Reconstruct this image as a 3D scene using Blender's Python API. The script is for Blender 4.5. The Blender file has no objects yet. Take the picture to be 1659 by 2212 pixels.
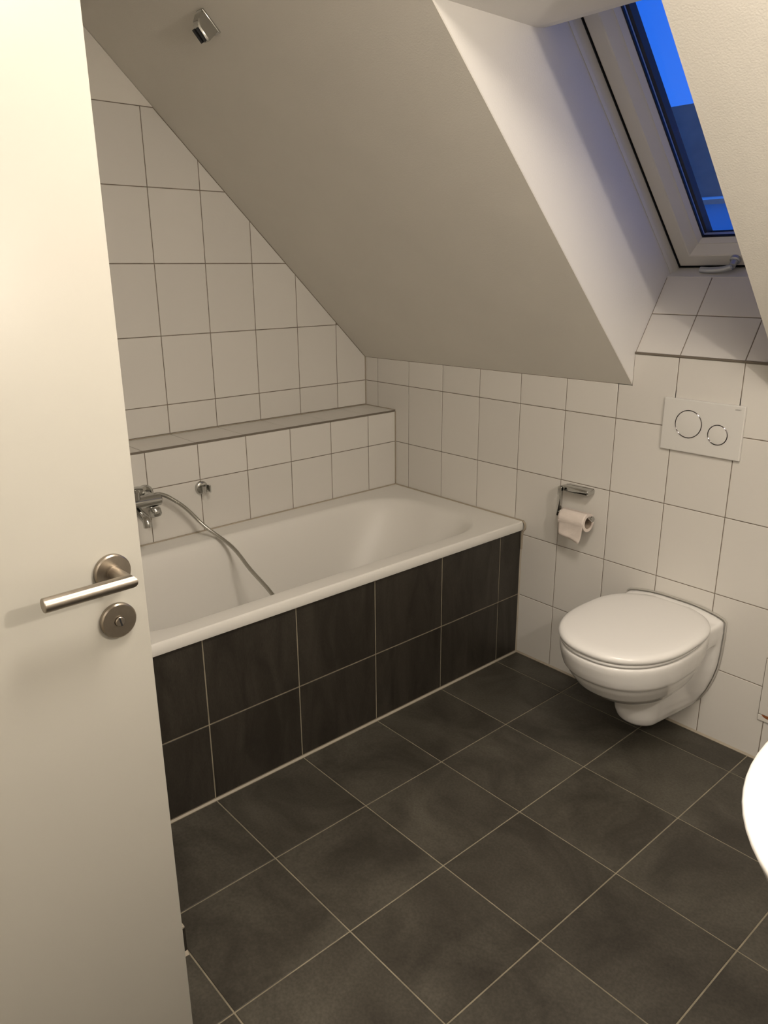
import bpy, bmesh, math, random
from mathutils import Vector, Matrix
random.seed(7)
K = 0.94                                   # survey units -> metres
sc = bpy.context.scene
COL = sc.collection

# ------------------------------------------------------------------ camera
cam_d = bpy.data.cameras.new('camera')
cam_d.sensor_fit = 'HORIZONTAL'; cam_d.sensor_width = 36.0
cam_d.lens = 1653.11 / 1659 * 36.0
cam_d.clip_start = 0.02
cam = bpy.data.objects.new('camera', cam_d); COL.objects.link(cam)
cam.location = Vector((1.8598, -2.3775, 1.5746)) * K
cam.rotation_euler = (1.2637, 0.0073, 0.8496)
sc.camera = cam

# ------------------------------------------------------------------ world, exposure
sc.view_settings.view_transform = 'Standard'
sc.view_settings.look = 'None'
sc.view_settings.gamma = 1.0
sc.view_settings.use_curve_mapping = False
sc.view_settings.exposure = 0.64
w = bpy.data.worlds.new('dusk_sky'); sc.world = w; w.use_nodes = True
nt = w.node_tree; nt.nodes.clear()
wo = nt.nodes.new('ShaderNodeOutputWorld'); bg = nt.nodes.new('ShaderNodeBackground')
tc = nt.nodes.new('ShaderNodeTexCoord'); sx = nt.nodes.new('ShaderNodeSeparateXYZ')
cr = nt.nodes.new('ShaderNodeValToRGB')
cr.color_ramp.elements[0].position = 0.0; cr.color_ramp.elements[0].color = (0.05, 0.22, 0.95, 1)
e_ = cr.color_ramp.elements.new(0.30); e_.color = (0.012, 0.14, 0.80, 1)
cr.color_ramp.elements[-1].position = 0.95; cr.color_ramp.elements[-1].color = (0.004, 0.02, 0.16, 1)
nt.links.new(tc.outputs['Generated'], sx.inputs[0]); nt.links.new(sx.outputs['Z'], cr.inputs[0])
nt.links.new(cr.outputs[0], bg.inputs['Color']); bg.inputs['Strength'].default_value = 0.72
nt.links.new(bg.outputs[0], wo.inputs[0])

# ------------------------------------------------------------------ the lamp by the washbasin (just outside the frame)
LAMP = Vector((2.05, -1.375, 1.790))
ld = bpy.data.lights.new('lamp_light', 'POINT'); ld.energy = 14.0
ld.color = (1.0, 0.90, 0.785); ld.shadow_soft_size = 0.020
lo = bpy.data.objects.new('lamp_light', ld); COL.objects.link(lo); lo.location = LAMP * K

# ------------------------------------------------------------------ soft fill light, added under the flat ceiling above the frame to even the light
FILL_POS = Vector((1.40, -1.62, 2.50))
ad_ = bpy.data.lights.new('ceiling_fill_light', 'AREA'); ad_.shape = 'DISK'; ad_.size = 0.42; ad_.energy = 13.5
ad_.color = (1.0, 0.90, 0.785)
ao = bpy.data.objects.new('ceiling_fill_light', ad_); COL.objects.link(ao); ao.location = FILL_POS * K
hl = bpy.data.lights.new('hallway_fill_light', 'AREA'); hl.shape = 'DISK'; hl.size = 0.35; hl.energy = 14.0; hl.color = (1.0, 0.90, 0.785)  # second added fill light, not a known hallway lamp
ho = bpy.data.objects.new('hallway_fill_light', hl); COL.objects.link(ho); ho.location = Vector((1.35, -3.6, 2.50)) * K

# ------------------------------------------------------------------ materials
def mat(name, col, rough=0.5, metal=0.0, spec=0.5, noise=0.0, nscale=8.0, bump=0.0, bscale=60.0, var=0.0, coat=0.0):
    m = bpy.data.materials.new(name); m.use_nodes = True
    t = m.node_tree; b = t.nodes['Principled BSDF']
    b.inputs['Roughness'].default_value = rough; b.inputs['Metallic'].default_value = metal
    b.inputs['Specular IOR Level'].default_value = spec
    b.inputs['Coat Weight'].default_value = coat; b.inputs['Coat Roughness'].default_value = 0.08
    b.inputs['Base Color'].default_value = (*col, 1)
    co = t.nodes.new('ShaderNodeTexCoord')
    src = None
    if noise > 0:
        n = t.nodes.new('ShaderNodeTexNoise'); n.inputs['Scale'].default_value = nscale; n.inputs['Detail'].default_value = 6
        t.links.new(co.outputs['Object'], n.inputs['Vector'])
        r = t.nodes.new('ShaderNodeMapRange'); r.inputs['From Min'].default_value = .3; r.inputs['From Max'].default_value = .7
        r.inputs['To Min'].default_value = 1 - noise; r.inputs['To Max'].default_value = 1 + noise
        t.links.new(n.outputs['Fac'], r.inputs[0])
        src = r.outputs[0]
    if var > 0:
        oi = t.nodes.new('ShaderNodeObjectInfo')
        r = t.nodes.new('ShaderNodeMapRange'); r.inputs['To Min'].default_value = 1 - var; r.inputs['To Max'].default_value = 1 + var
        t.links.new(oi.outputs['Random'], r.inputs[0])
        if src is None: src = r.outputs[0]
        else:
            mm = t.nodes.new('ShaderNodeMath'); mm.operation = 'MULTIPLY'
            t.links.new(src, mm.inputs[0]); t.links.new(r.outputs[0], mm.inputs[1]); src = mm.outputs[0]
    if src is not None:
        v = t.nodes.new('ShaderNodeVectorMath'); v.operation = 'SCALE'; v.inputs[0].default_value = col
        t.links.new(src, v.inputs['Scale']); t.links.new(v.outputs[0], b.inputs['Base Color'])
    if bump > 0:
        n = t.nodes.new('ShaderNodeTexNoise'); n.inputs['Scale'].default_value = bscale; n.inputs['Detail'].default_value = 3
        t.links.new(co.outputs['Object'], n.inputs['Vector'])
        bu = t.nodes.new('ShaderNodeBump'); bu.inputs['Strength'].default_value = bump; bu.inputs['Distance'].default_value = .002
        t.links.new(n.outputs['Fac'], bu.inputs['Height']); t.links.new(bu.outputs[0], b.inputs['Normal'])
    return m

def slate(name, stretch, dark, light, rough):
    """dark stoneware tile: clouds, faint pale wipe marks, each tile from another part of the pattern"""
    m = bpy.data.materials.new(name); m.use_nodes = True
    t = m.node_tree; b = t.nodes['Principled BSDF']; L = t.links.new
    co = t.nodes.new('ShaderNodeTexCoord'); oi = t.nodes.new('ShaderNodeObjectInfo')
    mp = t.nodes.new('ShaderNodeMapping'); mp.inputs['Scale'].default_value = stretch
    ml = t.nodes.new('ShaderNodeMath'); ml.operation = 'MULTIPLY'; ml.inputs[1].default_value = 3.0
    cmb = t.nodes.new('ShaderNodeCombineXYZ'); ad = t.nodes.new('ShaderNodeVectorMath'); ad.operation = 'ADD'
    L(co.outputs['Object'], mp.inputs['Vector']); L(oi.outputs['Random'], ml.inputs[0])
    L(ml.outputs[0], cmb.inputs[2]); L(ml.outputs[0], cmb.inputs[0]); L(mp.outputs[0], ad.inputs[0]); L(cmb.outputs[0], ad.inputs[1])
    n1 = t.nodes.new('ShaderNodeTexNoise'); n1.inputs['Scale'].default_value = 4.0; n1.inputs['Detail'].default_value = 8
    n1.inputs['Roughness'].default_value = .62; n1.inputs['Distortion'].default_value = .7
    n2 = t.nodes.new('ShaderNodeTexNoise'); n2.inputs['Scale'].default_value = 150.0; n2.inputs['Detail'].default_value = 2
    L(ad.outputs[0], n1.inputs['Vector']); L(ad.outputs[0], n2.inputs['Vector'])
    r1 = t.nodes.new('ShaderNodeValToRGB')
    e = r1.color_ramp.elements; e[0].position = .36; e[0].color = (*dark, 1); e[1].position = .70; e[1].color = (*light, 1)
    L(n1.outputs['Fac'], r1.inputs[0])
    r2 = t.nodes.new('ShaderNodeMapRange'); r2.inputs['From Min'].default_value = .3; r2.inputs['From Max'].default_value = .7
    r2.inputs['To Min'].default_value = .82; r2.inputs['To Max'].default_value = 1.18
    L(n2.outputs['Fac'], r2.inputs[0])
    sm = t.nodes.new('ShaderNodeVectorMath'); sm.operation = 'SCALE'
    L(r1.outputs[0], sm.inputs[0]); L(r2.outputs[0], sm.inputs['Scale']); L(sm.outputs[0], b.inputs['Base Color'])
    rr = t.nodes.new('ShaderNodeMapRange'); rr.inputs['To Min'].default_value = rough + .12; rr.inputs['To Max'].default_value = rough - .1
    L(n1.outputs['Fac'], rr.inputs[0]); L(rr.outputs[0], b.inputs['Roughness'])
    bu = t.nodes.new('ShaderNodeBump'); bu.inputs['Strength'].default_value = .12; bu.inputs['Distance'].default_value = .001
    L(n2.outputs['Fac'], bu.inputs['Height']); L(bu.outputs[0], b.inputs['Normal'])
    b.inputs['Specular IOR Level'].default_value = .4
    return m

M = dict(
    tile=mat('white_glazed_tile', (.66, .635, .59), rough=.28, var=.025, bump=.05, bscale=14),
    grout=mat('grey_brown_grout', (.20, .165, .13), rough=.9, noise=.25, nscale=30),
    grout_floor=mat('beige_grout', (.27, .235, .17), rough=.9, noise=.2, nscale=20),
    plaster=mat('painted_plaster', (.70, .67, .61), rough=.85, bump=.25, bscale=260, noise=.02, nscale=5),
    reveal=mat('painted_reveal', (.78, .76, .72), rough=.8, bump=.2, bscale=260),
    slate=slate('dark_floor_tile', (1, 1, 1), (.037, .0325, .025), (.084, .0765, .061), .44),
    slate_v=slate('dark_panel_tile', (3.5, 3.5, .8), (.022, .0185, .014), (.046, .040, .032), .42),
    enamel=mat('white_enamel', (.72, .70, .655), rough=.42, spec=.4),
    ceramic=mat('white_ceramic', (.78, .765, .74), rough=.12, coat=.3),
    seat=mat('white_seat_plastic', (.79, .775, .75), rough=.24),
    silicone=mat('aged_silicone', (.36, .31, .24), rough=.6),
    silicone_l=mat('pale_silicone', (.38, .34, .275), rough=.6),
    silicone_g=mat('grey_silicone', (.42, .40, .36), rough=.6),
    chrome=mat('chrome', (.52, .52, .50), rough=.09, metal=1),
    hose=mat('ribbed_steel', (.50, .49, .45), rough=.3, metal=1),
    steel=mat('brushed_steel', (.37, .33, .28), rough=.34, metal=1, noise=.06, nscale=90),
    steel_d=mat('brushed_steel_plate', (.33, .29, .24), rough=.34, metal=1, noise=.06, nscale=90),
    door=mat('cream_lacquer', (.435, .42, .375), rough=.36, spec=.35, bump=.12, bscale=30, noise=.012, nscale=3),
    pvc=mat('white_window_profile', (.74, .72, .67), rough=.4),
    seal=mat('black_rubber', (.008, .008, .010), rough=.6),
    ext=mat('dark_outer_flashing', (.022, .014, .012), rough=.5),
    alu=mat('grey_window_handle', (.52, .54, .55), rough=.35, metal=.6),
    plate=mat('white_flush_plate', (.66, .645, .61), rough=.35),
    ring=mat('dark_chrome_ring', (.10, .09, .09), rough=.15, metal=1),
    ink=mat('grey_print', (.10, .09, .08), rough=.6),
    paper=mat('toilet_tissue', (.70, .62, .56), rough=.95, bump=.6, bscale=120, noise=.04, nscale=30),
    card=mat('cardboard_core', (.34, .27, .21), rough=.9),
    trim=mat('tile_edge_trim', (.16, .135, .105), rough=.5),
    rust=mat('rust_stain', (.22, .07, .02), rough=.8, noise=.4, nscale=80),
    roof=mat('dusky_roof', (.80, .33, .19), rough=.8, noise=.1, nscale=2),
    wall_out=mat('neighbour_render', (.30, .45, .52), rough=.8),
    gutter=mat('pale_gutter', (.8, .75, .65), rough=.5),
    mirror=mat('mirror_silver', (.8, .8, .8), rough=.02, metal=1),
)
gl = bpy.data.materials.new('window_glass'); gl.use_nodes = True
t = gl.node_tree; t.nodes.clear()
o_ = t.nodes.new('ShaderNodeOutputMaterial'); mx = t.nodes.new('ShaderNodeMixShader'); tr = t.nodes.new('ShaderNodeBsdfTransparent')
gs = t.nodes.new('ShaderNodeBsdfGlossy'); fr = t.nodes.new('ShaderNodeFresnel'); gs.inputs['Roughness'].default_value = .01
fr.inputs['IOR'].default_value = 1.5; tr.inputs['Color'].default_value = (.92, .95, .97, 1)
ge = t.nodes.new('ShaderNodeNewGeometry'); iv = t.nodes.new('ShaderNodeMath'); iv.operation = 'SUBTRACT'; iv.inputs[0].default_value = 1.0; mu = t.nodes.new('ShaderNodeMath'); mu.operation = 'MULTIPLY'
t.links.new(ge.outputs['Backfacing'], iv.inputs[1]); t.links.new(iv.outputs[0], mu.inputs[0]); t.links.new(fr.outputs[0], mu.inputs[1]); t.links.new(mu.outputs[0], mx.inputs[0]); t.links.new(tr.outputs[0], mx.inputs[1]); t.links.new(gs.outputs[0], mx.inputs[2]); t.links.new(mx.outputs[0], o_.inputs[0])
M['glass'] = gl

# ------------------------------------------------------------------ helpers (all shapes are given in survey units)
def obj(name, data, m, parent=None, smooth=False):
    """data: bmesh, or (verts, faces)"""
    me = bpy.data.meshes.new(name)
    if isinstance(data, bmesh.types.BMesh):
        bmesh.ops.recalc_face_normals(data, faces=data.faces[:])
        bmesh.ops.scale(data, vec=(K, K, K), verts=data.verts[:]); data.to_mesh(me); data.free()
    else:
        me.from_pydata([(v[0]*K, v[1]*K, v[2]*K) for v in data[0]], [], data[1])
    if smooth: me.polygons.foreach_set('use_smooth', [True]*len(me.polygons))
    me.materials.append(M[m] if isinstance(m, str) else m)
    o = bpy.data.objects.new(name, me); COL.objects.link(o)
    if parent is not None: o.parent = parent
    return o
def autosmooth(o, ang=35):
    me = o.data; me.polygons.foreach_set('use_smooth', [True]*len(me.polygons))
    bm = bmesh.new(); bm.from_mesh(me)
    for e in bm.edges:
        if len(e.link_faces) == 2 and e.calc_face_angle(0) > math.radians(ang): e.smooth = False
    bm.to_mesh(me); bm.free(); return o
def empty(name, parent=None):
    o = bpy.data.objects.new(name, None); o.empty_display_size = .05; COL.objects.link(o)
    if parent is not None: o.parent = parent
    return o
def struct(o, label=None):
    o['kind'] = 'structure'
    if label: o['label'] = label
    return o
def tag(o, label, cat, group=None):
    o['label'] = label; o['category'] = cat
    if group: o['group'] = group
    return o
def add_box(bm, a, b, mtx=None, bev=0.0, seg=2):
    r = bmesh.ops.create_cube(bm, size=1.0); vs = r['verts']
    for v in vs:
        v.co = Vector([(a[i]+b[i])/2 + v.co[i]*(b[i]-a[i]) for i in range(3)])
    if bev > 0:
        es = list({e for v in vs for e in v.link_edges})
        r2 = bmesh.ops.bevel(bm, geom=es, offset=bev, segments=seg, affect='EDGES', profile=.5)
        vs = list({v for f in r2['faces'] for v in f.verts} | {v for v in vs if v.is_valid})
    if mtx is not None:
        for v in vs: v.co = mtx @ v.co
    return vs
def box(a, b, bev=0.0, mtx=None, seg=2):
    bm = bmesh.new(); add_box(bm, a, b, mtx, bev, seg); return bm
def frame_from(p, zdir, xhint=(0, 0, 1)):
    z = Vector(zdir).normalized(); x = Vector(xhint); x = (x - z*x.dot(z))
    if x.length < 1e-4: x = Vector((1, 0, 0)) - z*z.x
    x.normalize(); y = z.cross(x)
    m = Matrix((x, y, z)).transposed().to_4x4(); m.translation = Vector(p); return m
def lathe(prof, mtx, n=32, bm=None, cap=True):
    """prof: (r, z) list turned about local z"""
    bm = bm or bmesh.new(); rings = []
    for r, z in prof:
        rings.append([bm.verts.new(mtx @ Vector((r*math.cos(2*math.pi*i/n), r*math.sin(2*math.pi*i/n), z))) for i in range(n)])
    for a, b in zip(rings, rings[1:]):
        for i in range(n): bm.faces.new((a[i], a[(i+1) % n], b[(i+1) % n], b[i]))
    if cap: bm.faces.new(rings[0][::-1]); bm.faces.new(rings[-1])
    return bm
def tube(pts, r, n=12, bm=None, rfun=None):
    bm = bm or bmesh.new(); pts = [Vector(p) for p in pts]; rings = []
    up = Vector((0, 0, 1))
    for i, p in enumerate(pts):
        d = (pts[min(i+1, len(pts)-1)] - pts[max(i-1, 0)]).normalized()
        if abs(d.dot(up)) > .98: up = Vector((1, 0, 0))
        x = (up - d*up.dot(d)).normalized(); y = d.cross(x); up = x
        rr = rfun(i) if rfun else r
        rings.append([bm.verts.new(p + (x*math.cos(2*math.pi*k/n) + y*math.sin(2*math.pi*k/n))*rr) for k in range(n)])
    for a, b in zip(rings, rings[1:]):
        for i in range(n): bm.faces.new((a[i], a[(i+1) % n], b[(i+1) % n], b[i]))
    bm.faces.new(rings[0][::-1]); bm.faces.new(rings[-1]); return bm
def loft(rings, closed_ends=True):
    bm = bmesh.new(); R = [[bm.verts.new(p) for p in r] for r in rings]; n = len(R[0])
    for a, b in zip(R, R[1:]):
        for i in range(n): bm.faces.new((a[i], a[(i+1) % n], b[(i+1) % n], b[i]))
    if closed_ends: bm.faces.new(R[0][::-1]); bm.faces.new(R[-1])
    return bm
def catmull(P, sub=8):
    P = [Vector(p) for p in P]; out = []
    for i in range(len(P)-1):
        p0 = P[max(i-1, 0)]; p1 = P[i]; p2 = P[i+1]; p3 = P[min(i+2, len(P)-1)]
        for k in range(sub):
            u = k/sub
            out.append(.5*((2*p1) + (p2-p0)*u + (2*p0-5*p1+4*p2-p3)*u*u + (3*p1-p0-3*p2+p3)*u**3))
    out.append(P[-1]); return out
def clip(poly, a, b, c):
    """keep a*u+b*v<=c"""
    out = []
    for i in range(len(poly)):
        p, q = poly[i], poly[(i+1) % len(poly)]; dp = a*p[0]+b*p[1]-c; dq = a*q[0]+b*q[1]-c
        if dp <= 0: out.append(p)
        if (dp < 0 < dq) or (dq < 0 < dp):
            s = dp/(dp-dq); out.append((p[0]+(q[0]-p[0])*s, p[1]+(q[1]-p[1])*s))
    return out
def inset(poly, d):
    n = len(poly); out = []
    A = sum(poly[i][0]*poly[(i+1) % n][1]-poly[(i+1) % n][0]*poly[i][1] for i in range(n))
    sg = 1 if A > 0 else -1
    for i in range(n):
        p0, p1, p2 = Vector(poly[i-1]), Vector(poly[i]), Vector(poly[(i+1) % n])
        d1 = (p1-p0); d2 = (p2-p1)
        if d1.length < 1e-5 or d2.length < 1e-5: out.append(tuple(p1)); continue
        d1.normalize(); d2.normalize()
        n1 = Vector((-d1.y, d1.x))*sg; n2 = Vector((-d2.y, d2.x))*sg
        k = 1+n1.dot(n2); out.append(tuple(p1 + (n1+n2)*d/max(k, .3)))
    return out
def clean(poly, eps=1e-4):
    out = []
    for p in poly:
        if not out or (Vector(p)-Vector(out[-1])).length > eps: out.append(p)
    if len(out) > 1 and (Vector(out[0])-Vector(out[-1])).length < eps: out.pop()
    return out
mesh_cache = {}
def tile(parent, poly, o, u, v, nrm, th, m, ch=.0012, joint=.0029, keyed=None):
    """one tile: polygon in (u,v) on the plane through o; base at depth 0, face at +th along nrm"""
    poly = clean(poly)
    if len(poly) < 3: return
    A = abs(sum(poly[i][0]*poly[(i+1) % len(poly)][1]-poly[(i+1) % len(poly)][0]*poly[i][1] for i in range(len(poly))))/2
    if A < 2e-4: return
    p = inset(poly, joint/2)
    c = Vector((sum(q[0] for q in p)/len(p), sum(q[1] for q in p)/len(p)))
    loc = Vector(o)+Vector(u)*c.x+Vector(v)*c.y
    key = (m, tuple(u), tuple(v), th) + tuple(round(x, 4) for q in p for x in (q[0]-c.x, q[1]-c.y))
    me = mesh_cache.get(key)
    if me is None:
        q2 = inset(p, ch); n = len(p); V = []
        for pts, h in ((p, -.0005), (p, th-ch*.8), (q2, th)):
            for q in pts: V.append((Vector(u)*(q[0]-c.x)+Vector(v)*(q[1]-c.y)+Vector(nrm)*h)*K)
        F = [tuple(range(2*n, 3*n))]
        for k in range(2):
            for i in range(n): F.append((k*n+i, k*n+(i+1) % n, (k+1)*n+(i+1) % n, (k+1)*n+i))
        F.append(tuple(range(n))[::-1])
        me = bpy.data.meshes.new('tile'); me.from_pydata(V, [], F); me.materials.append(M[m])
        bm = bmesh.new(); bm.from_mesh(me); bmesh.ops.recalc_face_normals(bm, faces=bm.faces[:]); bm.to_mesh(me); bm.free()
        mesh_cache[key] = me
    t_ = bpy.data.objects.new('tile', me); COL.objects.link(t_); t_.location = loc*K; t_.parent = parent
    return t_
def grid(parent, us, vs, o, u, v, nrm, th, m, clips=(), joint=.0032, skip=None, ch=.0012):
    for i in range(len(us)-1):
        for j in range(len(vs)-1):
            poly = [(us[i], vs[j]), (us[i+1], vs[j]), (us[i+1], vs[j+1]), (us[i], vs[j+1])]
            if skip and skip((us[i]+us[i+1])/2, (vs[j]+vs[j+1])/2): continue
            for c in clips: poly = clip(poly, *c)
            tile(parent, poly, o, u, v, nrm, th, m, ch=ch, joint=joint)

# ------------------------------------------------------------------ survey constants
XL, XLED, XR = -.9838, -.7708, 2.12        # upper left wall, face of the ledge, right wall
YF, YEND = -2.86, -1.789                   # wall behind the camera, foot end of the tub
ZLED, ZRIM, ZCEIL = .949, .5926, 2.55
X0, X1 = .441, .954                        # sides of the skylight opening
TW, TH_ = .2139, .2668
G = .9786                                  # gradient of the sloping ceiling
def sd(x): return 1.180 + .008*(x+.984)    # slope: G*y + z = sd(x)
def sz(x, y): return sd(x) - G*y
TT = .0016                                 # how far tiles stand proud of the grout
BK = TT                                    # base plane of the back wall

# ------------------------------------------------------------------ floor
YS = [0, -.131] + [-.131-.3311*k for k in range(1, 10)]
YS = [y for y in YS if y > YF] + [YF]
XS = [0, .3322] + [.3322+.3333*k for k in range(1, 6)]
XS = [x for x in XS if x < XR] + [XR]
fl = obj('floor', box((XL-.3, YF-1.6, -.12), (XR+.1, .3, -.002)), 'grout_floor'); struct(fl)
def floor_skip(x, y): return x < .4526 and y < YEND
for i in range(len(XS)-1):
    for j in range(len(YS)-1):
        a, b = XS[i], XS[i+1]; c, d = YS[j+1], YS[j]
        if d <= YEND+.01:
            if b <= .4526: continue
            a = max(a, .4526)
        poly = [(a+(0.005 if i == 0 else 0), c), (b, c), (b, d-(.004 if j == 0 else 0)), (a+(0.005 if i == 0 else 0), d-(.004 if j == 0 else 0))]
        tile(fl, poly, (0, 0, -.002), (1, 0, 0), (0, 1, 0), (0, 0, 1), .002, 'slate', joint=.0042, ch=.0008)

# ------------------------------------------------------------------ back wall (tiled), with the sloping sill of the skylight recess
SILL = [(0.0, 1.2985), (.160, 1.545), (.206, 1.5875)]          # (y, z) up the recess sill to the window
wb = obj('wall_back', ([(x, y, z) for x, zt in ((XL-.3, 0), (X0, 0), (X1, 0), (XR+.1, 0)) for y, z in ((BK, -.1), (BK, 1.184 if x < X0 else 1.19), (.3, -.1), (.3, 1.4))],
    [(0, 4, 5, 1), (4, 8, 9, 5), (8, 12, 13, 9), (2, 3, 7, 6), (6, 7, 11, 10), (10, 11, 15, 14), (1, 5, 7, 3), (5, 9, 11, 7), (9, 13, 15, 11), (0, 1, 3, 2), (12, 14, 15, 13)]), 'grout')
struct(wb)
# strip of wall below the skylight, and the sill body
s0 = Vector((0, SILL[0][0], SILL[0][1])); s1 = Vector((0, SILL[1][0], SILL[1][1])); sdir = (s1-s0).normalized(); snrm = Vector((0, -sdir.z, sdir.y))
pr = [(BK, 1.15), (BK, 1.2985-.002)] + [(p[0]-snrm.y*TT, p[1]-snrm.z*TT) for p in SILL[:2]] + [(.30, 1.49), (.30, 1.15)]
V = [(x, y, z) for x in (X0-.06, X1+.06) for y, z in pr]; n = len(pr)
obj('sill_base', (V, [tuple(range(n)), tuple(range(n, 2*n))[::-1]] + [(i, (i+1) % n, n+(i+1) % n, n+i) for i in range(n)]), 'grout', wb)
wx0 = .1743
us = [XL, wx0-5*TW] + [wx0+k*TW for k in range(-4, 9)]
us = [XL] + [x for x in us[1:] if XL+.02 < x < XR-.01] + [XR]
vs = [.0045] + [.2673+TH_*m for m in range(0, 4)] + [1.3]
CL = (0.008*-1, 1.0, sd(XL)-.008*XL*0 + .008*.984*0)            # z <= sd(x)  ->  -.008x + z <= 1.180+.008*.984
CL = (-.008, 1.0, 1.180+.008*.984-.002)
BO = (0, BK, 0); BU = (1, 0, 0); BV = (0, 0, 1); BN = (0, -1, 0)
for i in range(len(us)-1):
    for j in range(len(vs)-1):
        P = [(us[i], vs[j]), (us[i+1], vs[j]), (us[i+1], vs[j+1]), (us[i], vs[j+1])]
        if vs[j] > 1.0:        # top row: under the slope, or up to the skylight sill
            # straddling tiles are cut out round the corner of the recess
            a, b = us[i], us[i+1]
            top = lambda x: 1.2955 if X0 <= x <= X1 else min(1.2955, sd(x)-.002)
            if a < X0 < b: P = [(a, vs[j]), (b, vs[j]), (b, 1.2955), (X0, 1.2955), (X0, top(X0-1e-6)), (a, top(a))]
            elif a < X1 < b: P = [(a, vs[j]), (b, vs[j]), (b, top(b)), (X1, top(X1+1e-6)), (X1, 1.2955), (a, 1.2955)]
            else: P = [(a, vs[j]), (b, vs[j]), (b, top(b)), (a, top(a))]
        # leave out what the tub hides
        if us[i+1] < -.02 and vs[j+1] < .5: continue
        if us[i] < -.02 and us[i+1] > 0 and False: pass
        tile(wb, P, BO, BU, BV, BN, TT, 'tile')
# sill tiles
SL = (s1-s0).length
sv = [.003, .150, SL]
su = [X0+.001, .602, .814, X1-.001]
grid(wb, su, sv, (0, s0.y-snrm.y*TT, s0.z-snrm.z*TT), (1, 0, 0), tuple(sdir), tuple(snrm), TT, 'tile')
tb = bmesh.new(); add_box(tb, (X0+.001, -.003, 1.2955), (X1-.001, .004, 1.3025), bev=.001)
obj('edge_trim', tb, 'trim', wb)

# ------------------------------------------------------------------ left wall: upper wall, ledge in front of it
wl = obj('wall_left', ([(XL-BK, .1, -.1), (XL-BK, YEND-.1, -.1), (XL-BK, YEND-.1, ZCEIL), (XL-BK, .1, ZCEIL), (XL-.3, .1, -.1), (XL-.3, YEND-.1, -.1), (XL-.3, YEND-.1, ZCEIL), (XL-.3, .1, ZCEIL)],
    [(0, 1, 2, 3), (4, 7, 6, 5), (0, 4, 5, 1), (1, 5, 6, 2), (2, 6, 7, 3), (3, 7, 4, 0)]), 'grout'); struct(wl)
obj('ledge_base', box((XL-BK, YEND-.05, -.05), (XLED-TT, BK+.001, ZLED-TT)), 'grout', wl)
ly = [0] + [-.172-TW*k for k in range(0, 8)]; ly = [y for y in ly if y > YEND+.02] + [YEND]
zs = [ZLED+.003] + [.2673+TH_*m for m in range(3, 8)]
cl_l = (G, 1.0, sd(XL)-.002)
grid(wl, ly[::-1], zs, (XL-BK, 0, 0), (0, 1, 0), (0, 0, 1), (1, 0, 0), TT, 'tile', clips=[cl_l])
# smooth paint band above the tiles
P = clip([(YEND, 2.136), (0, 2.136), (0, ZCEIL-.01), (YEND, ZCEIL-.01)], *cl_l)
V = [(XL+x, y, z) for x in (-BK, TT*.6) for y, z in P]; n = len(P)
obj('paint_band', (V, [tuple(range(n)), tuple(range(n, 2*n))[::-1]] + [(i, (i+1) % n, n+(i+1) % n, n+i) for i in range(n)]), 'plaster', wl)
ly2 = [0] + [-.1664-TW*k for k in range(0, 8)]; ly2 = [y for y in ly2 if y > YEND+.02] + [YEND]
grid(wl, ly2[::-1], [.52, .8009, ZLED-.006], (XLED-TT, 0, 0), (0, 1, 0), (0, 0, 1), (1, 0, 0), TT, 'tile')
lt = [0] + [-.172-TW*k for k in range(0, 8)]; lt = [y for y in lt if y > YEND+.02] + [YEND]
grid(wl, [XL+.003, XLED-.004], lt[::-1], (0, 0, ZLED-TT), (1, 0, 0), (0, 1, 0), (0, 0, 1), TT, 'tile', joint=.0034)
tb = bmesh.new(); add_box(tb, (XLED-.005, YEND, ZLED-.0075), (XLED+.0012, -.001, ZLED+.0004), bev=.001)
obj('edge_trim', tb, 'trim', wl)
cb = bmesh.new()
add_box(cb, (XL, -.004, ZLED), (XL+.004, 0, sd(XL)-.002)); add_box(cb, (XLED, -.0045, ZRIM), (XLED+.004, 0, ZLED-.004))
add_box(cb, (XL, YEND, ZLED), (XL+.004, 0, ZLED+.003)); add_box(cb, (XL, -.004, ZLED), (XLED, 0, ZLED+.003))
obj('corner_joint', cb, 'silicone', wl)

# ------------------------------------------------------------------ sloping ceiling with the skylight recess, flat ceiling
YT = lambda x: (sd(x)-ZCEIL)/G             # y where the slope reaches the flat ceiling
TOPZ = 2.160                               # horizontal head of the recess
YH = lambda x: (sd(x)-TOPZ)/G
WP = 1.793                                 # window plane: G*y + z = WP
up = Vector((0, -1, G)).normalized()       # up the roof
no = Vector((0, G, 1)).normalized()        # out of the roof
V = []; F = []
def quad(a, b, c, d):
    i = len(V); V.extend([a, b, c, d]); F.append((i, i+1, i+2, i+3))
def sp(x, y): return (x, y, sz(x, y))
xa, xb = XL-.25, XR+.1
yb0 = .05
def strip(x, xx, y, yy): quad(sp(x, y), sp(xx, y), sp(xx, yy), sp(x, yy))
strip(xa, X0, yb0, YT(X0)); strip(X1, xb, yb0, YT(X1)); strip(X0, X1, YH(X0), YT(X0))
quad((xa, YT(X0), ZCEIL), (xb, YT(X1), ZCEIL), (xb, YF-.05, ZCEIL), (xa, YF-.05, ZCEIL))
ce = obj('ceiling', (V, F), 'plaster'); struct(ce)
# thickness, so the ceiling is a body and keeps light out
so = ce.modifiers.new('body', 'SOLIDIFY'); so.thickness = .05
so.offset = -1                              # grows away from the room
bm = bmesh.new(); bm.from_mesh(ce.data); bmesh.ops.remove_doubles(bm, verts=bm.verts[:], dist=1e-5)
for f in bm.faces:
    f.normal_update()
    if f.normal.z > 0: f.normal_flip()
bm.to_mesh(ce.data); bm.free()
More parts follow.
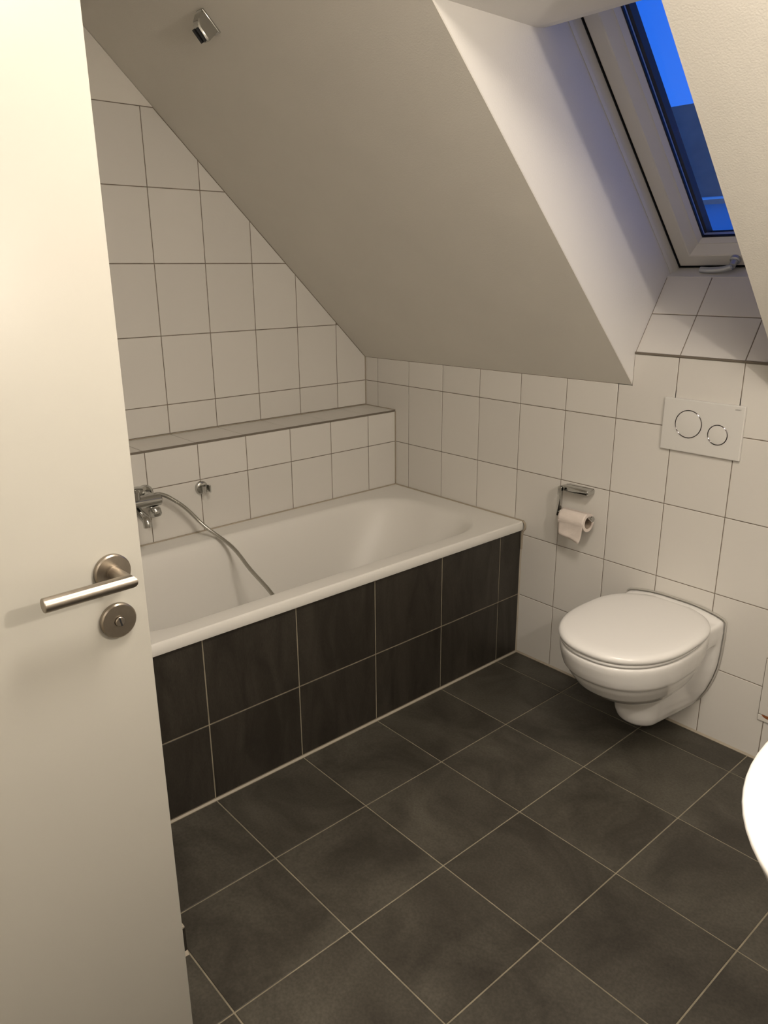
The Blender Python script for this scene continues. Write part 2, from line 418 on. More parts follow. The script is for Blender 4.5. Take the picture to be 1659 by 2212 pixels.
# recess sides: from the slope (or the wall) out to the roof skin
ROOF = WP+.10
YEND_H = -.56
def side(x, out):
    pts = [(BK, 1.18), (BK, SILL[0][1]-.004), (SILL[1][0], SILL[1][1]-.006), (.30, ROOF-G*.30), ((ROOF-2.42)/G, 2.42), ((ROOF-2.42)/G-.2, 2.42), (YH(x)-.02, TOPZ+.03), (YH(x)+.003, TOPZ+.003), (BK, sz(x, BK)+.006)]
    n = len(pts); a = x; b = x+out
    return ([(q, y, z) for q in (a, b) for y, z in pts], [tuple(range(n)), tuple(range(n, 2*n))[::-1]] + [(i, (i+1) % n, n+(i+1) % n, n+i) for i in range(n)])
obj('recess_side', side(X0, -.05), 'reveal', ce); obj('recess_side', side(X1, .05), 'reveal', ce)
hd = [(YH(X0), TOPZ), (YEND_H-.05, TOPZ), (YEND_H-.015, TOPZ+.004), (YEND_H, TOPZ+.02), (YEND_H, 2.42), (YEND_H-.05, 2.45), (YH(X0)-.1, TOPZ+.12)]
n = len(hd)
obj('recess_head', ([(q, y, z) for q in (X0, X1) for y, z in hd], [tuple(range(n)), tuple(range(n, 2*n))[::-1]] + [(i, (i+1) % n, n+(i+1) % n, n+i) for i in range(n)]), 'reveal', ce)
fb = [(s1.y, s1.z), (SILL[2][0], SILL[2][1]), (.30, 1.62), (.30, 1.55)]

# ------------------------------------------------------------------ skylight window
# local frame: origin at the sash corner, X = room x, Y = up the roof, Z = out of the roof
wy0 = .2205; W0 = Vector((X0, wy0, WP-G*wy0)); wm = Matrix((Vector((1, 0, 0)), up, no)).transposed().to_4x4(); wm.translation = W0
WW = X1-X0; WH = 1.02
win = empty('window_1'); struct(win, 'white roof window in the sloping ceiling above the toilet')
def prof_ring(x0, x1, y0, y1, prof):
    """prof: list of (inset, depth); sweeps round the rectangle with mitred corners"""
    bm = bmesh.new(); R = []
    for d, z in prof:
        R.append([bm.verts.new(wm @ Vector(p)) for p in ((x0+d, y0+d, z), (x1-d, y0+d, z), (x1-d, y1-d, z), (x0+d, y1-d, z))])
    n = len(R)
    for i in range(n):
        a, b = R[i], R[(i+1) % n]
        for k in range(4): bm.faces.new((a[k], a[(k+1) % 4], b[(k+1) % 4], b[k]))
    return bm
# fixed outer frame: thin lining standing towards the room, then the black gap, then the sash
obj('outer_frame', prof_ring(0, WW, -.0175, WH, [(0, -.045), (.003, -.047), (.0055, -.036), (.0062, .004), (.0062, .06), (0, .06)]), 'pvc', win)
obj('frame_lining', box((X0, s1.y-.002, 0), (X1, s1.y, 0)) if False else loft([[(x, y, z) for y, z in ((.158, 1.5435), (.2215, 1.5715), (.25, 1.572), (.25, 1.50), (.172, 1.50))] for x in (X0, X1)]), 'pvc', win)
g = .0130
obj('gap_seal_shade', prof_ring(.0060, WW-.0060, -.0045, WH, [(0, -.0020), (.0030, -.0020), (.0030, .030), (.012, .030), (.012, .05), (0, .05)]), 'seal', win)  # black seal ring, also painting the shade inside the frame gap
sash = obj('sash', prof_ring(g, WW-g, .0025, WH, [(0, 0), (.004, -.002), (.044, -.002), (.048, .000), (.070, .027), (.072, .0265), (.082, .042), (.082, .065), (0, .065)]), 'pvc', win)
obj('glass_seal', prof_ring(g+.080, WW-g-.080, .0025+.080, WH-.080, [(0, .043), (.0055, .0435), (.0055, .0515), (0, .0515)]), 'seal', win)
obj('pane', box((g+.081, .0835, .052), (WW-g-.081, WH-.081, .056), mtx=wm), 'glass', win)
obj('outer_flashing', prof_ring(g+.083, WW-g-.083, .058, WH-.05, [(.0, .062), (.007, .066), (.009, .092), (.0, .098), (-.16, .098), (-.16, .066)]), 'ext', win)
# handle at the bottom rail
hx = .215
hb = obj('handle', lathe([(.017, 0), (.017, -.010), (.014, -.013)], wm @ Matrix.Translation((hx, .034, -.002)), 24), 'alu', win); autosmooth(hb)
lv = bmesh.new()
tube([wm @ Vector(p) for p in ((hx, .034, -.012), (hx, .034, -.034))], .011, 16, lv)
path = catmull([(hx+.004, .034, -.036), (hx-.03, .026, -.040), (hx-.075, .022, -.040), (hx-.112, .021, -.036)], 6)
tube([wm @ p for p in path], .009, 14, lv, rfun=lambda i: .0095 if 0 < i < len(path)-1 else .005)
autosmooth(obj('handle_lever', lv, 'alu', hb))

# ------------------------------------------------------------------ remaining walls, hallway
wr = obj('wall_right', box((XR, YF-.1, -.05), (XR+.1, .1, ZCEIL+.05)), 'tile'); struct(wr)
wf = bmesh.new()
DX0, DX1, DZ = .79, 1.78, 2.20
add_box(wf, (.40, YF-.1, -.05), (DX0, YF, ZCEIL+.05)); add_box(wf, (DX1, YF-.1, -.05), (XR+.1, YF, ZCEIL+.05)); add_box(wf, (DX0, YF-.1, DZ), (DX1, YF, ZCEIL+.05))
wf = obj('wall_front', wf, 'plaster'); struct(wf)
hw = bmesh.new()
add_box(hw, (.4, YF-1.5, -.05), (.5, YF-.1, ZCEIL)); add_box(hw, (XR, YF-1.5, -.05), (XR+.1, YF-.1, ZCEIL)); add_box(hw, (.4, YF-1.6, -.05), (XR+.1, YF-1.5, ZCEIL))
hw = obj('wall_hallway', hw, 'plaster'); struct(hw)
struct(obj('ceiling_hallway', box((.4, YF-1.6, ZCEIL), (XR+.1, YF-.05, ZCEIL+.1)), 'plaster'))
we = obj('wall_tub_end', box((XL-.3, YF-.1, -.05), (.436, YEND, ZCEIL+.05)), 'plaster'); struct(we)
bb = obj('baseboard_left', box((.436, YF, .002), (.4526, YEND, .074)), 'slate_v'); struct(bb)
obj('top_joint', box((.436, YF, .074), (.4515, YEND, .0805), bev=.002), 'silicone_l', bb)
obj('foot_joint', loft([[(.4526, y, .008), (.4526, y, .0), (.4605, y, .0)] for y in (YF, YEND+.0)]), 'silicone', bb)

# ------------------------------------------------------------------ door
dn = Vector((.999, .033, 0)).normalized(); dh = Vector((-.033, .999, 0)).normalized()
de = Vector((.757, -1.921, 0))             # foot of the free edge, on the visible face
dm = Matrix((dh*-1, Vector((0, 0, 1)), dn)).transposed().to_4x4(); dm.translation = de
# local: X = from the free edge towards the hinge, Y = up, Z = towards the room
dr = empty('door_1'); struct(dr, 'open cream white door leaf at the left edge of the view')
lf = bmesh.new(); add_box(lf, (0, .012, -.014), (.90, 2.125, 0), dm, bev=.0015); add_box(lf, (.015, .012, -.043), (.88, 2.11, -.0142), dm, bev=.001)
autosmooth(obj('door_leaf', lf, 'door', dr))
obj('rebate_strip', box((.006, .02, -.0175), (.0155, 2.11, -.0142), mtx=dm), 'seal', dr)  # narrow black strip in the rebate along the free edge
def dl(x, y, z): return dm @ Vector((x, y, z))
HX, HZ = .0515, 1.135
def zaxis(x, y, z): return frame_from(dl(x, y, z), dn)
hd_ = empty('door_handle', dr)
autosmooth(obj('handle_rosette', lathe([(.0275, 0), (.0285, .001), (.0285, .0075), (.0265, .0095), (.010, .0096)], zaxis(HX, HZ, 0), 48), 'steel_d', hd_), 25)
lv = bmesh.new()
tube([dl(HX, HZ, .008), dl(HX, HZ, .014)], .0125, 24, lv)
NK = .058
# mitred lever: neck out from the door, grip back towards the hinge
r = .0108; n = 28; rings = []
for stage in range(4):
    ring = []
    for k in range(n):
        a = 2*math.pi*k/n; c, s = math.cos(a)*r, math.sin(a)*r
        if stage == 0: p = (HX+c, HZ+s, .009)
        elif stage == 1: p = (HX+c, HZ+s, NK-c)
        elif stage == 2: p = (HX+.1235, HZ+s, NK-c)
        else: p = (HX+.1245, HZ+s*.92, NK-c*.92)
        ring.append(lv.verts.new(dl(*p)))
    rings.append(ring)
for a, b in zip(rings, rings[1:]):
    for i in range(n): lv.faces.new((a[i], a[(i+1) % n], b[(i+1) % n], b[i]))
lv.faces.new(rings[-1]); lv.faces.new(rings[0][::-1])
autosmooth(obj('handle_lever', lv, 'steel', hd_), 30)
LZ = 1.054
lk = obj('lock_rosette', lathe([(.0275, 0), (.0285, .001), (.0285, .0075), (.0265, .0095), (.0085, .0096), (.0085, .0075)], zaxis(HX, LZ, 0), 48), 'steel_d', dr); autosmooth(lk, 25)
sm = bmesh.new(); lm = zaxis(HX, LZ, 0)
lathe([(.0078, .006), (.0078, .0125), (.0068, .0135)], lm, 24, sm)
autosmooth(obj('lock_screw', sm, 'steel', lk), 25)
obj('screw_slot', box((-.0074, -.0012, .0128), (.0074, .0012, .0139), mtx=lm @ Matrix.Rotation(math.radians(12), 4, 'Z')), 'seal', lk)

# ------------------------------------------------------------------ bathtub
def rrect(x0, x1, y0, y1, r, z, ns=10, nc=8):
    out = []
    cs = [((x1-r), (y0+r), -90), ((x1-r), (y1-r), 0), ((x0+r), (y1-r), 90), ((x0+r), (y0+r), 180)]
    for k, (cx, cy, a0) in enumerate(cs):
        for i in range(nc+1):
            a = math.radians(a0+90*i/nc); out.append((cx+r*math.cos(a), cy+r*math.sin(a), z))
        nx, ny, na = cs[(k+1) % 4]; p = Vector(out[-1]); a = math.radians(na); q = Vector((nx+r*math.cos(a), ny+r*math.sin(a), z))
        for i in range(1, ns): out.append(tuple(p.lerp(q, i/ns)))
    return out
TX0, TX1, TY0, TY1 = XLED+.001, .012, YEND+.001, -.001
R = [rrect(TX0+.01, TX1-.010, TY0+.01, TY1-.001, .006, ZRIM-.037),
     rrect(TX0, TX1-.002, TY0, TY1, .010, ZRIM-.036), rrect(TX0, TX1, TY0, TY1, .012, ZRIM-.031), rrect(TX0, TX1, TY0, TY1, .012, ZRIM-.010),
     rrect(TX0+.001, TX1-.0025, TY0+.001, TY1-.001, .011, ZRIM-.003), rrect(TX0+.003, TX1-.008, TY0+.003, TY1-.003, .010, ZRIM),
     rrect(-.670, -.054, -1.70, -.105, .20, ZRIM+.0003), rrect(-.664, -.0590, -1.692, -.115, .198, ZRIM-.001),
     rrect(-.656, -.0645, -1.682, -.127, .196, ZRIM-.006), rrect(-.647, -.0710, -1.672, -.140, .194, ZRIM-.020),
     rrect(-.636, -.082, -1.660, -.160, .20, ZRIM-.05), rrect(-.622, -.095, -1.635, -.215, .205, ZRIM-.13),
     rrect(-.604, -.112, -1.605, -.290, .21, ZRIM-.24), rrect(-.590, -.125, -1.585, -.340, .20, ZRIM-.32),
     rrect(-.575, -.14, -1.565, -.375, .18, ZRIM-.365), rrect(-.548, -.168, -1.535, -.41, .15, ZRIM-.395), rrect(-.50, -.215, -1.48, -.47, .07, ZRIM-.408)]
bt = loft(R, False); bt.verts.ensure_lookup_table()
nn_ = len(R[0]); bt.faces.new([bt.verts[(len(R)-1)*nn_+i] for i in range(nn_)])
tub = obj('bathtub', bt, 'enamel'); autosmooth(tub, 28)
tag(tub, 'white enamel bathtub with dark tiled front under the sloping ceiling', 'bathtub')
sb = bmesh.new()
tube([(XLED+.004, YEND+.003, ZRIM), (XLED+.004, -.004, ZRIM)], .0045, 8, sb)
tube(catmull([(XLED+.004, -.003, ZRIM), (-.4, -.003, ZRIM), (-.03, -.003, ZRIM), (.004, -.003, ZRIM-.001), (.016, -.003, ZRIM-.010), (.0175, -.003, ZRIM-.03), (.006, -.003, ZRIM-.05), (.004, -.003, ZRIM-.12)], 5), .0045, 8, sb)
autosmooth(obj('sealant', sb, 'silicone', tub), 60)
autosmooth(obj('drain', lathe([(.035, 0), (.035, .003), (.03, .005)], frame_from((-.36, -.62, ZRIM-.408), (0, 0, 1)), 24), 'chrome', tub))

# dark tiled front of the tub
ap = empty('wall_tub_front'); struct(ap)
APX = -.002
obj('panel_base', box((-.048, YEND+.001, .001), (APX, -.002, ZRIM-.037)), 'grout_floor', ap)
py = [-.0035, -.131] + [-.131-.3311*k for k in range(1, 5)] + [YEND]
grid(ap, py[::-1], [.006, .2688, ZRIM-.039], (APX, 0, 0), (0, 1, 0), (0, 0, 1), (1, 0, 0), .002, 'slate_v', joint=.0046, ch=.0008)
fj = bmesh.new()
def addloft(bm, rings):
    Rr = [[bm.verts.new(p) for p in r] for r in rings]; n = len(Rr[0])
    for a, b in zip(Rr, Rr[1:]):
        for i in range(n): bm.faces.new((a[i], a[(i+1) % n], b[(i+1) % n], b[i]))
    bm.faces.new(Rr[0][::-1]); bm.faces.new(Rr[-1])
addloft(fj, [[(0, y, .0050), (0, y, 0), (.0050, y, 0)] for y in (YEND, -.001)])
addloft(fj, [[(.0, -.0005, z), (.0045, -.0005, z), (0, -.006, z)] for z in (.001, ZRIM-.04)])
obj('sealant', fj, 'silicone_l', ap)
struct(obj('trim_1', loft([[(x, 0, .0075), (x, -.005, .0005), (x, 0, .0005)] for x in (.002, XR)]), 'silicone'))

# ------------------------------------------------------------------ bath mixer, hose, shower holder on the ledge face
mixr = empty('bath_mixer'); tag(mixr, 'chrome bath mixer tap on the white tiled ledge face', 'tap')
MXY = -1.252; MZ = .790
bm = bmesh.new()
esc = [(.034, 0), (.034, .004), (.030, .014), (.020, .022)]
lathe(esc, frame_from((XLED, MXY, MZ), (1, 0, 0)), 32, bm); 
autosmooth(obj('wall_rosette', bm, 'chrome', mixr))
autosmooth(obj('wall_rosette', lathe(esc, frame_from((XLED, MXY-.16, MZ), (1, 0, 0)), 32), 'chrome', mixr))
bm = bmesh.new()
tube([(XLED+.02, MXY, MZ), (XLED+.062, MXY, MZ-.008)], .016, 20, bm); tube([(XLED+.02, MXY-.16, MZ), (XLED+.062, MXY-.16, MZ-.008)], .016, 20, bm)
lathe([(.016, 0), (.023, .004), (.025, .03), (.025, .19), (.023, .215), (.016, .22)], frame_from((XLED+.068, MXY-.19, MZ-.010), (0, 1, 0)), 32, bm)
autosmooth(obj('mixer_body', bm, 'chrome', mixr), 40)
bm = bmesh.new()
lathe([(.020, 0), (.0225, .006), (.023, .024), (.017, .032)], frame_from((XLED+.070, MXY+.0, MZ-.040), (.25, .1, -1)), 28, bm)
autosmooth(obj('diverter_knob', bm, 'chrome', mixr), 40)
bm = bmesh.new()
tube(catmull([(XLED+.070, MXY-.07, MZ-.02), (XLED+.10, MXY-.07, MZ-.035), (XLED+.155, MXY-.07, MZ-.05), (XLED+.165, MXY-.07, MZ-.075)], 5), .0155, 18, bm)
autosmooth(obj('spout', bm, 'chrome', mixr), 40)
bm = bmesh.new()
lathe([(.024, 0), (.024, .03), (.014, .04)], frame_from((XLED+.075, MXY-.075, MZ+.01), (.1, 0, 1)), 28, bm)
tube(catmull([(XLED+.078, MXY-.075, MZ+.046), (XLED+.12, MXY-.075, MZ+.06), (XLED+.18, MXY-.075, MZ+.072)], 5), .007, 12, bm)
autosmooth(obj('lever', bm, 'chrome', mixr), 40)
# ribbed metal hose, from the diverter in an arc over the rim side into the tub
hp = catmull([(-.700, -1.262, .755), (-.690, -1.262, .775), (-.700, -1.250, .797), (-.712, -1.215, .792), (-.718, -1.175, .768), (-.712, -1.121, .718), (-.680, -1.065, .642), (-.58, -1.012, .573), (-.44, -1.020, .523), (-.28, -1.03, .474), (-.20, -1.035, .40), (-.20, -1.08, .30), (-.28, -1.18, .2055), (-.40, -1.30, .201), (-.46, -1.42, .201)], 34)
autosmooth(obj('shower_hose', tube(hp, .0072, 10, rfun=lambda i: .0078 if i % 2 else .0062), 'hose', mixr), 70)
sh = bmesh.new()
lathe([(.010, 0), (.011, .02), (.012, .10), (.015, .12)], frame_from((-.46, -1.415, .203), (0, -1, .05)), 18, sh)
lathe([(.012, 0), (.036, .012), (.038, .024), (.034, .028)], frame_from((-.46, -1.535, .222), (0, -.3, -.95)), 24, sh)
autosmooth(obj('hand_shower', sh, 'chrome', mixr), 40)

shh = empty('shower_holder'); tag(shh, 'small round chrome shower bracket alone on the white tiled ledge face', 'shower bracket')
HP = Vector((XLED, -1.022, .7705))
autosmooth(obj('wall_rosette', lathe([(.026, 0), (.0265, .003), (.024, .012), (.016, .016)], frame_from(HP, (1, 0, 0)), 32), 'chrome', shh))
bm = bmesh.new(); n = 20; rings = []
ring_o = [];  # open fork clip
for z in (-.013, .013):
    rr = []
    for k in range(n+1):
        a = math.radians(35+290*k/n); rr.append((HP.x+.038+.017*math.cos(a+math.pi*0), HP.y+.004+.017*math.sin(a), HP.z+z))
    for k in range(n, -1, -1):
        a = math.radians(35+290*k/n); rr.append((HP.x+.038+.010*math.cos(a), HP.y+.004+.010*math.sin(a), HP.z+z))
    rings.append(rr)
A_ = [bm.verts.new(p) for p in rings[0]]; B_ = [bm.verts.new(p) for p in rings[1]]; N2 = len(A_)
for i in range(N2): bm.faces.new((A_[i], A_[(i+1) % N2], B_[(i+1) % N2], B_[i]))
for S_ in (A_, B_):
    for k in range(n): bm.faces.new((S_[k], S_[k+1], S_[N2-2-k], S_[N2-1-k]))
add_box(bm, (HP.x+.012, HP.y-.006, HP.z-.010), (HP.x+.024, HP.y+.010, HP.z+.010), bev=.002)
autosmooth(obj('clip', bm, 'chrome', shh), 40)

# ------------------------------------------------------------------ chrome holder on the sloping ceiling
ch = empty('ceiling_bracket'); tag(ch, 'chrome wedge-shaped shower bracket on the sloping ceiling above the tub', 'shower bracket')
xh, yh = -.350, -1.094
c0 = Vector((xh, yh, sz(xh, yh))); cm = Matrix((Vector((1, 0, 0)), up, -no)).transposed().to_4x4(); cm.translation = c0
# local: X room x, Y up the slope, Z into the room
autosmooth(obj('mount_plate', box((-.018, -.040, .0), (.018, .036, .009), mtx=cm, bev=.004, seg=3), 'chrome', ch), 40)
pf = [(-.033, .008), (.031, .008), (.033, .018), (.026, .034), (.019, .044), (.010, .049), (-.026, .052), (-.032, .047)]
bd = bmesh.new(); Rr = []
for x, s in ((-.017, .88), (-.014, 1), (.014, 1), (.017, .88)):
    Rr.append([bd.verts.new(cm @ Vector((x, y*s, .009+(z-.009)*s))) for y, z in pf])
for a, b in zip(Rr, Rr[1:]):
    for i in range(len(pf)): bd.faces.new((a[i], a[(i+1) % len(pf)], b[(i+1) % len(pf)], b[i]))
bd.faces.new(Rr[0][::-1]); bd.faces.new(Rr[-1])
autosmooth(obj('holder_body', bd, 'chrome', ch), 30)
for q0, q1 in ((-.0178, -.0085), (.003, .0062)): obj('rubber_slot', box((q0, -.030, .0475), (q1, .010, .0545), mtx=cm @ Matrix.Rotation(math.radians(-3), 4, 'X'), bev=.001), 'seal', ch)

# ------------------------------------------------------------------ toilet
TCX = .685
def dshape(yf, yb, hw, z, cx=TCX, yc=-.27, pf=2.25, pb=3.2, n=64, hb=None):
    out = []
    for k in range(n):
        a = 2*math.pi*k/n; c, s = math.cos(a), math.sin(a)
        p = pb if s > 0 else pf
        x = math.copysign(abs(c)**(2/p), c)*hw
        y = yc + math.copysign(abs(s)**(2/p), s)*((yb-yc) if s > 0 else (yc-yf))
        if s > 0 and hb is not None: x *= 1-(1-hb/hw)*(s**2)
        out.append((cx+x, y, z))
    return out
to = empty('toilet'); tag(to, 'white wall-hung toilet with closed lid on the tiled back wall', 'toilet')
bowl = bmesh.new()
def into(bm, rings):
    addloft(bm, rings)
into(bowl, [dshape(-.27, -.06, .070, .205, yc=-.18), dshape(-.350, -.05, .108, .222, yc=-.20), dshape(-.415, -.05, .140, .248, yc=-.22), dshape(-.462, -.05, .162, .282, yc=-.24), dshape(-.490, -.04, .177, .318, yc=-.26), dshape(-.502, -.03, .184, .340), dshape(-.512, -.02, .190, .347), dshape(-.523, -.02, .195, .372), dshape(-.533, -.005, .199, .405, hb=.175), dshape(-.535, -.004, .199, .424, hb=.175), dshape(-.530, -.006, .194, .428, hb=.172)])
# trap and body behind
def body(z, yf, hwf, hwb):
    out = []
    n = 24
    for k in range(n+1):
        a = math.pi*k/n; out.append((TCX-math.cos(a)*hwf, yf+hwf*.95-math.sin(a)*hwf*.95, z))
    out += [(TCX+hwb, -.004, z), (TCX-hwb, -.004, z)]
    return out
into(bowl, [body(.070, -.210, .045, .060), body(.074, -.230, .062, .078), body(.088, -.248, .073, .096), body(.112, -.258, .080, .115), body(.145, -.262, .084, .132), body(.18, -.264, .087, .145), body(.22, -.270, .089, .150), body(.26, -.275, .09, .142), body(.30, -.28, .09, .125), body(.34, -.28, .09, .12)])
# flange against the wall
fo = [(.05, .4735), (.10, .469), (.145, .461), (.172, .453), (.181, .444), (.182, .40), (.180, .33), (.176, .28), (.165, .23), (.148, .18), (.125, .135), (.098, .106), (.055, .088)]
fout = [(TCX+x, z) for x, z in fo] + [(TCX-x, z) for x, z in fo[::-1]]
def fl_ring(y, s, dz=0): return [(TCX+(x-TCX)*s, y, .27+(z-.27)*(1-(1-s)*.6)) for x, z in fout]
into(bowl, [fl_ring(-.003, .985), fl_ring(-.008, 1.0), fl_ring(-.030, .995), fl_ring(-.045, .96), fl_ring(-.075, .86), fl_ring(-.11, .70), fl_ring(-.16, .52)])
# rear deck at lid height, carries the hinges
into(bowl, [[(TCX+a*h, y, z) for a, y in ((-1, -.004), (1, -.004), (1.0, -.06), (.98, -.16), (-.98, -.16), (-1.0, -.06))] for z, h in ((.375, .178), (.40, .181), (.443, .180), (.450, .170))])
bo = obj('bowl', bowl, 'ceramic', to)
rm = bo.modifiers.new('remesh', 'REMESH'); rm.mode = 'VOXEL'; rm.voxel_size = .0045; rm.use_smooth_shade = True
s_ = bo.modifiers.new('smooth', 'SMOOTH'); s_.factor = .5; s_.iterations = 9
seat = loft([dshape(-.530, -.075, .193, .4300, yc=-.27, hb=.165), dshape(-.534, -.072, .197, .4325, hb=.17), dshape(-.534, -.072, .197, .4395, hb=.17), dshape(-.530, -.075, .194, .4420, hb=.165)])
autosmooth(obj('seat_ring', seat, 'seat', to), 60)
LB = -.016
lid = [dshape(-.534, LB-.004, .199, .4440, hb=.170), dshape(-.538, LB, .2025, .4460, hb=.172), dshape(-.541, LB, .2045, .4530, hb=.173), dshape(-.541, LB, .2045, .4580, hb=.173), dshape(-.5385, LB-.001, .202, .4635, hb=.171), dshape(-.533, LB-.003, .197, .4680, hb=.148), dshape(-.522, LB-.008, .188, .4710, hb=.142),
       dshape(-.49, LB-.03, .168, .4730, hb=.13), dshape(-.42, LB-.08, .12, .4745, hb=.10), dshape(-.34, LB-.16, .05, .4751, hb=.045)]
autosmooth(obj('lid', loft(lid), 'seat', to), 60)
sl = bmesh.new(); fs = [(x, z) for x, z in fout]
path = [(TCX+(x-TCX)*1.015, -.003, z+(.003 if z > .44 else 0)) for x, z in fs]
tube(path, .0038, 8, sl); tube([path[-1], path[0]], .0038, 8, sl)
autosmooth(obj('sealant', sl, 'silicone_g', to), 70)

# ------------------------------------------------------------------ flush plate
fp = empty('flush_plate'); tag(fp, 'white rectangular flush plate with two round buttons above the toilet', 'flush plate')
A0 = Vector((.5735, -.0005, .9935))
obj('plate', box((.5725, -.0125, .9935), (.8415, -.0005, 1.1655), bev=.0025), 'plate', fp)
def btn(cx, cz, r):
    m_ = frame_from((cx, -.0125, cz), (0, -1, 0))
    b_ = obj('button', lathe([(r-.003, -.001), (r-.003, .0012), (r-.006, .0018)], m_, 48), 'plate', fp); autosmooth(b_)
    autosmooth(obj('ring', lathe([(r-.0028, -.0005), (r-.0028, .0012), (r-.0015, .0022), (r, .0012), (r, -.0005)], m_, 48, cap=False), 'ring', b_))
btn(.6640, 1.0870, .0460); btn(.7640, 1.0660, .0330)
cu = bpy.data.curves.new('print', 'FONT'); cu.body = 'GEBERIT'; cu.size = .0052*K; cu.extrude = .00012
cu.align_x = 'CENTER'
tx = bpy.data.objects.new('print', cu); COL.objects.link(tx)
dg = bpy.context.evaluated_depsgraph_get(); me = bpy.data.meshes.new_from_object(tx.evaluated_get(dg))
bpy.data.objects.remove(tx)
me.materials.clear(); me.materials.append(M['ink'])
tx = bpy.data.objects.new('print', me); COL.objects.link(tx); tx.parent = fp
tx.rotation_euler = (math.pi/2, 0, 0); tx.location = Vector((.8195, -.0127, 1.1510))*K

# ------------------------------------------------------------------ toilet paper holder and roll
th = empty('toilet_paper_holder'); tag(th, 'chrome toilet paper holder on the wall between tub and toilet', 'paper holder')
HXX, HZZ = .220, .800
bm = bmesh.new(); add_box(bm, (HXX-.004, -.050, .775), (HXX+.110, -.001, .797), bev=.006, seg=3)
autosmooth(obj('wall_bar', bm, 'chrome', th), 35)
AY = -.062
bm = bmesh.new(); add_box(bm, (HXX-.010, -.068, .680), (HXX+.006, -.052, .795), bev=.003); add_box(bm, (HXX-.010, -.066, .777), (HXX+.006, -.004, .795), bev=.003)
autosmooth(obj('arm', bm, 'chrome', th), 35)
bm = bmesh.new(); tube([(HXX-.002, -.060, .698), (HXX+.142, -.060, .698)], .0085, 18, bm); lathe([(.0085, 0), (.011, .002), (.011, .008), (.008, .0105)], frame_from((HXX+.139, -.060, .699), (1, 0, .05)), 20, bm)
autosmooth(obj('roll_bar', bm, 'chrome', th), 35)
ro = empty('toilet_roll'); tag(ro, 'nearly finished toilet roll hanging on the chrome holder', 'toilet roll')
RZ = .688-.0235+.009; RC = Vector((0, -.060, .682)); r_i, r_o = .0235, .0345
def rollring(r, n=40): return [(RC.y+r*math.cos(2*math.pi*k/n), RC.z+r*math.sin(2*math.pi*k/n)) for k in range(n)]
xa_, xb_ = HXX+.018, HXX+.130
def annulus(ri, ra, x0, x1, wob=0):
    bm = bmesh.new(); a = [[bm.verts.new((x, y, z)) for y, z in rollring(r)] for x, r in ((x0, ri), (x0, ra), (x1, ra), (x1, ri))]
    for i in range(4):
        A, B = a[i], a[(i+1) % 4]
        for k in range(40): bm.faces.new((A[k], A[(k+1) % 40], B[(k+1) % 40], B[k]))
    return bm
autosmooth(obj('paper', annulus(r_i, r_o, xa_, xb_), 'paper', ro), 40)
autosmooth(obj('cardboard_core', annulus(r_i-.0014, r_i-.0002, xa_+.001, xb_-.001), 'card', ro), 40)
# loose sheet falling from the front of the roll
sh = []
NX = 14
for k in range(0, 15):
    if k < 7:
        a = math.radians(95+85*k/6); y = RC.y+(r_o+.0008)*math.cos(a); z = RC.z+(r_o+.0008)*math.sin(a)
    else:
        q = (k-6)/8; y = RC.y-(r_o+.0008) + .006*math.sin(q*2.5); z = RC.z + .003 - q*.078
    sh.append((y, z))
V = []; F = []
for i in range(NX+1):
    u = i/NX
    for k, (y, z) in enumerate(sh):
        q = max(0, (k-6)/8)
        V.append((xa_+(xb_-.016*q-xa_)*u + .004*q*(1-u), y+.0022*math.sin(u*9+k)*q, z+(.004*math.sin(u*5)+.010*(1-u)*1)*q))
nk = len(sh)
for i in range(NX):
    for k in range(nk-1): F.append((i*nk+k, i*nk+k+1, (i+1)*nk+k+1, (i+1)*nk+k))
s_o = obj('loose_sheet', (V, F), 'paper', ro, True); md = s_o.modifiers.new('thick', 'SOLIDIFY'); md.thickness = .0006

# ------------------------------------------------------------------ white inspection panel at the right picture edge
pn = empty('inspection_panel'); tag(pn, 'white wall panel with a rusty lower edge, right of the toilet', 'wall panel')
obj('cover', box((1.0125, -.0040, .172), (1.32, -.0002, .372), bev=.0012), 'tile', pn)
obj('lower_lip', box((1.0125, -.0060, .150), (1.32, -.0002, .1695), bev=.0012), 'tile', pn)
obj('edge_gap', box((1.0105, -.0012, .1485), (1.323, -.0001, .374)), 'trim', pn)
rs_ = bmesh.new(); P = [(1.024, .1715), (1.030, .166), (1.040, .163), (1.052, .1635), (1.09, .1655), (1.12, .168), (1.09, .1712), (1.06, .1722)]
a = [rs_.verts.new((x, -.00625, z)) for x, z in P]; b = [rs_.verts.new((x, -.0040, z)) for x, z in P]
rs_.faces.new(a); rs_.faces.new(b[::-1])
for i in range(len(P)): rs_.faces.new((a[i], a[(i+1) % len(P)], b[(i+1) % len(P)], b[i]))
obj('rust_stain', rs_, 'rust', pn)

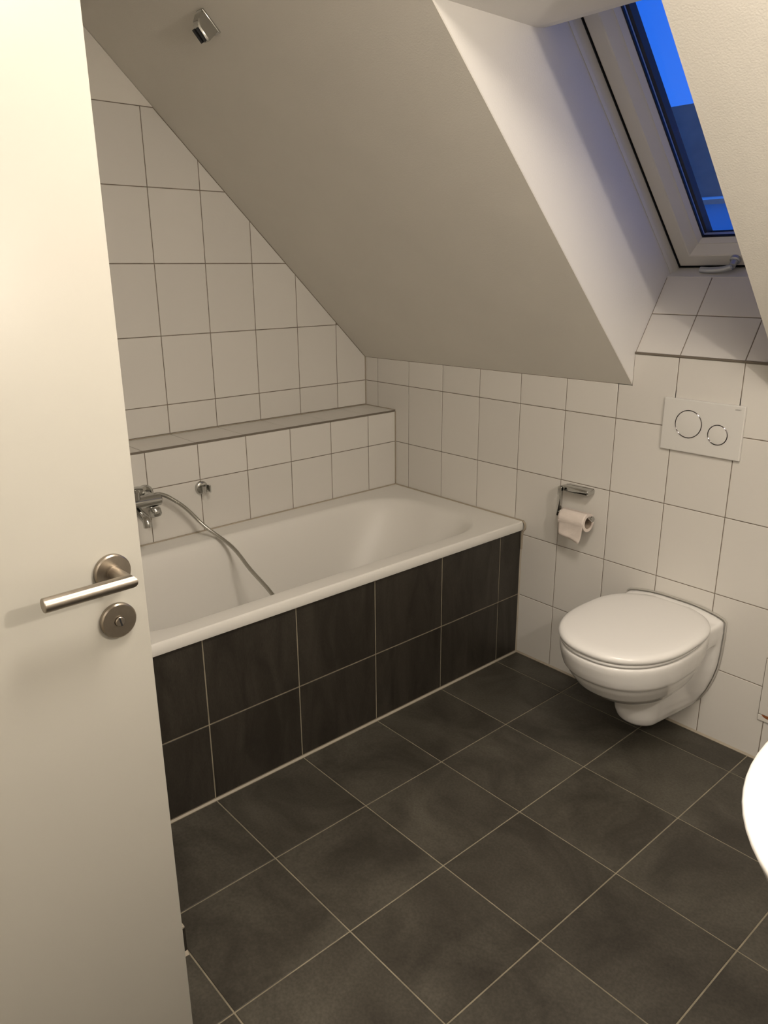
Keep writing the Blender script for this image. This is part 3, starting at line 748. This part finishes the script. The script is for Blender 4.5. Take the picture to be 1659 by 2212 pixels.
# ------------------------------------------------------------------ washbasin on the right wall
BCX, BCY = 1.793, -1.27
def basin(hx_, hy_, z, p=2.2, back=XR-.001, n=72, cx=BCX):
    out = []
    for k in range(n):
        a = 2*math.pi*k/n; c, s = math.cos(a), math.sin(a)
        if c < 0: x = cx - abs(c)**(2/p)*hx_; y = BCY+math.copysign(abs(s)**(2/p), s)*hy_
        else: x = cx + abs(c)**(2/7)*(back-cx); y = BCY+math.copysign(abs(s)**(2/7), s)*hy_
        out.append((x, y, z))
    return out
ba = empty('washbasin'); tag(ba, 'white rounded washbasin edge jutting in at the right, nearest the viewer', 'washbasin')
R = [basin(.12, .14, .70, back=XR-.06), basin(.17, .20, .73, back=XR-.02), basin(.215, .255, .77), basin(.252, .305, .81), basin(.278, .336, .85), basin(.292, .352, .88), basin(.298, .359, .8925), basin(.300, .360, .897),
     basin(.2985, .3585, .9005), basin(.294, .354, .902), basin(.262, .322, .902, back=XR-.11), basin(.250, .310, .897, back=XR-.12), basin(.235, .295, .87, back=XR-.13), basin(.19, .24, .80, back=XR-.16), basin(.10, .13, .768, back=XR-.24), basin(.03, .04, .764, back=XR-.30)]
autosmooth(obj('basin_bowl', loft(R), 'ceramic', ba), 60)
tp = bmesh.new(); tube([(XR-.055, BCY, .900), (XR-.055, BCY, .99)], .020, 24, tp); tube(catmull([(XR-.06, BCY, .96), (XR-.12, BCY, .985), (XR-.19, BCY, .975)], 5), .011, 14, tp)
autosmooth(obj('basin_tap', tp, 'chrome', ba), 40)

# ------------------------------------------------------------------ lamp fitting (the source of the room light, on the right wall)
lp = empty('wall_lamp'); tag(lp, 'wall lamp above the washbasin, outside the picture on the right', 'lamp')
autosmooth(obj('lamp_base', lathe([(.05, 0), (.05, .012), (.022, .018)], frame_from((XR, LAMP.y, LAMP.z), (-1, 0, 0)), 32), 'chrome', lp))

# ------------------------------------------------------------------ outdoors: the house across the street, seen through the roof window
nb = empty('neighbour_house'); tag(nb, 'neighbouring house roof in blue dusk outside the roof window', 'house')
D = 14.0
ex, ez = D*0.0, 0
ridge = 1.57+.196*(D+2.2+2.38); eave = 1.57+.086*(D+2.38)
obj('wall', box((-22, D+.35, -6), (6, D+8, eave-.05)), 'wall_out', nb)
rf = [(D, eave-.02), (D+2.2, ridge), (D+9.2, eave-.02), (D+9.0, eave-.14), (D+2.2, ridge-.16), (D+.1, eave-.16)]
obj('roof', loft([[(x, y, z) for y, z in rf] for x in (-22.4, 6.4)]), 'roof', nb)
obj('gutter', tube([(-22.4, D-.05, eave-.05), (6.4, D-.05, eave-.05)], .028, 10), 'gutter', nb)
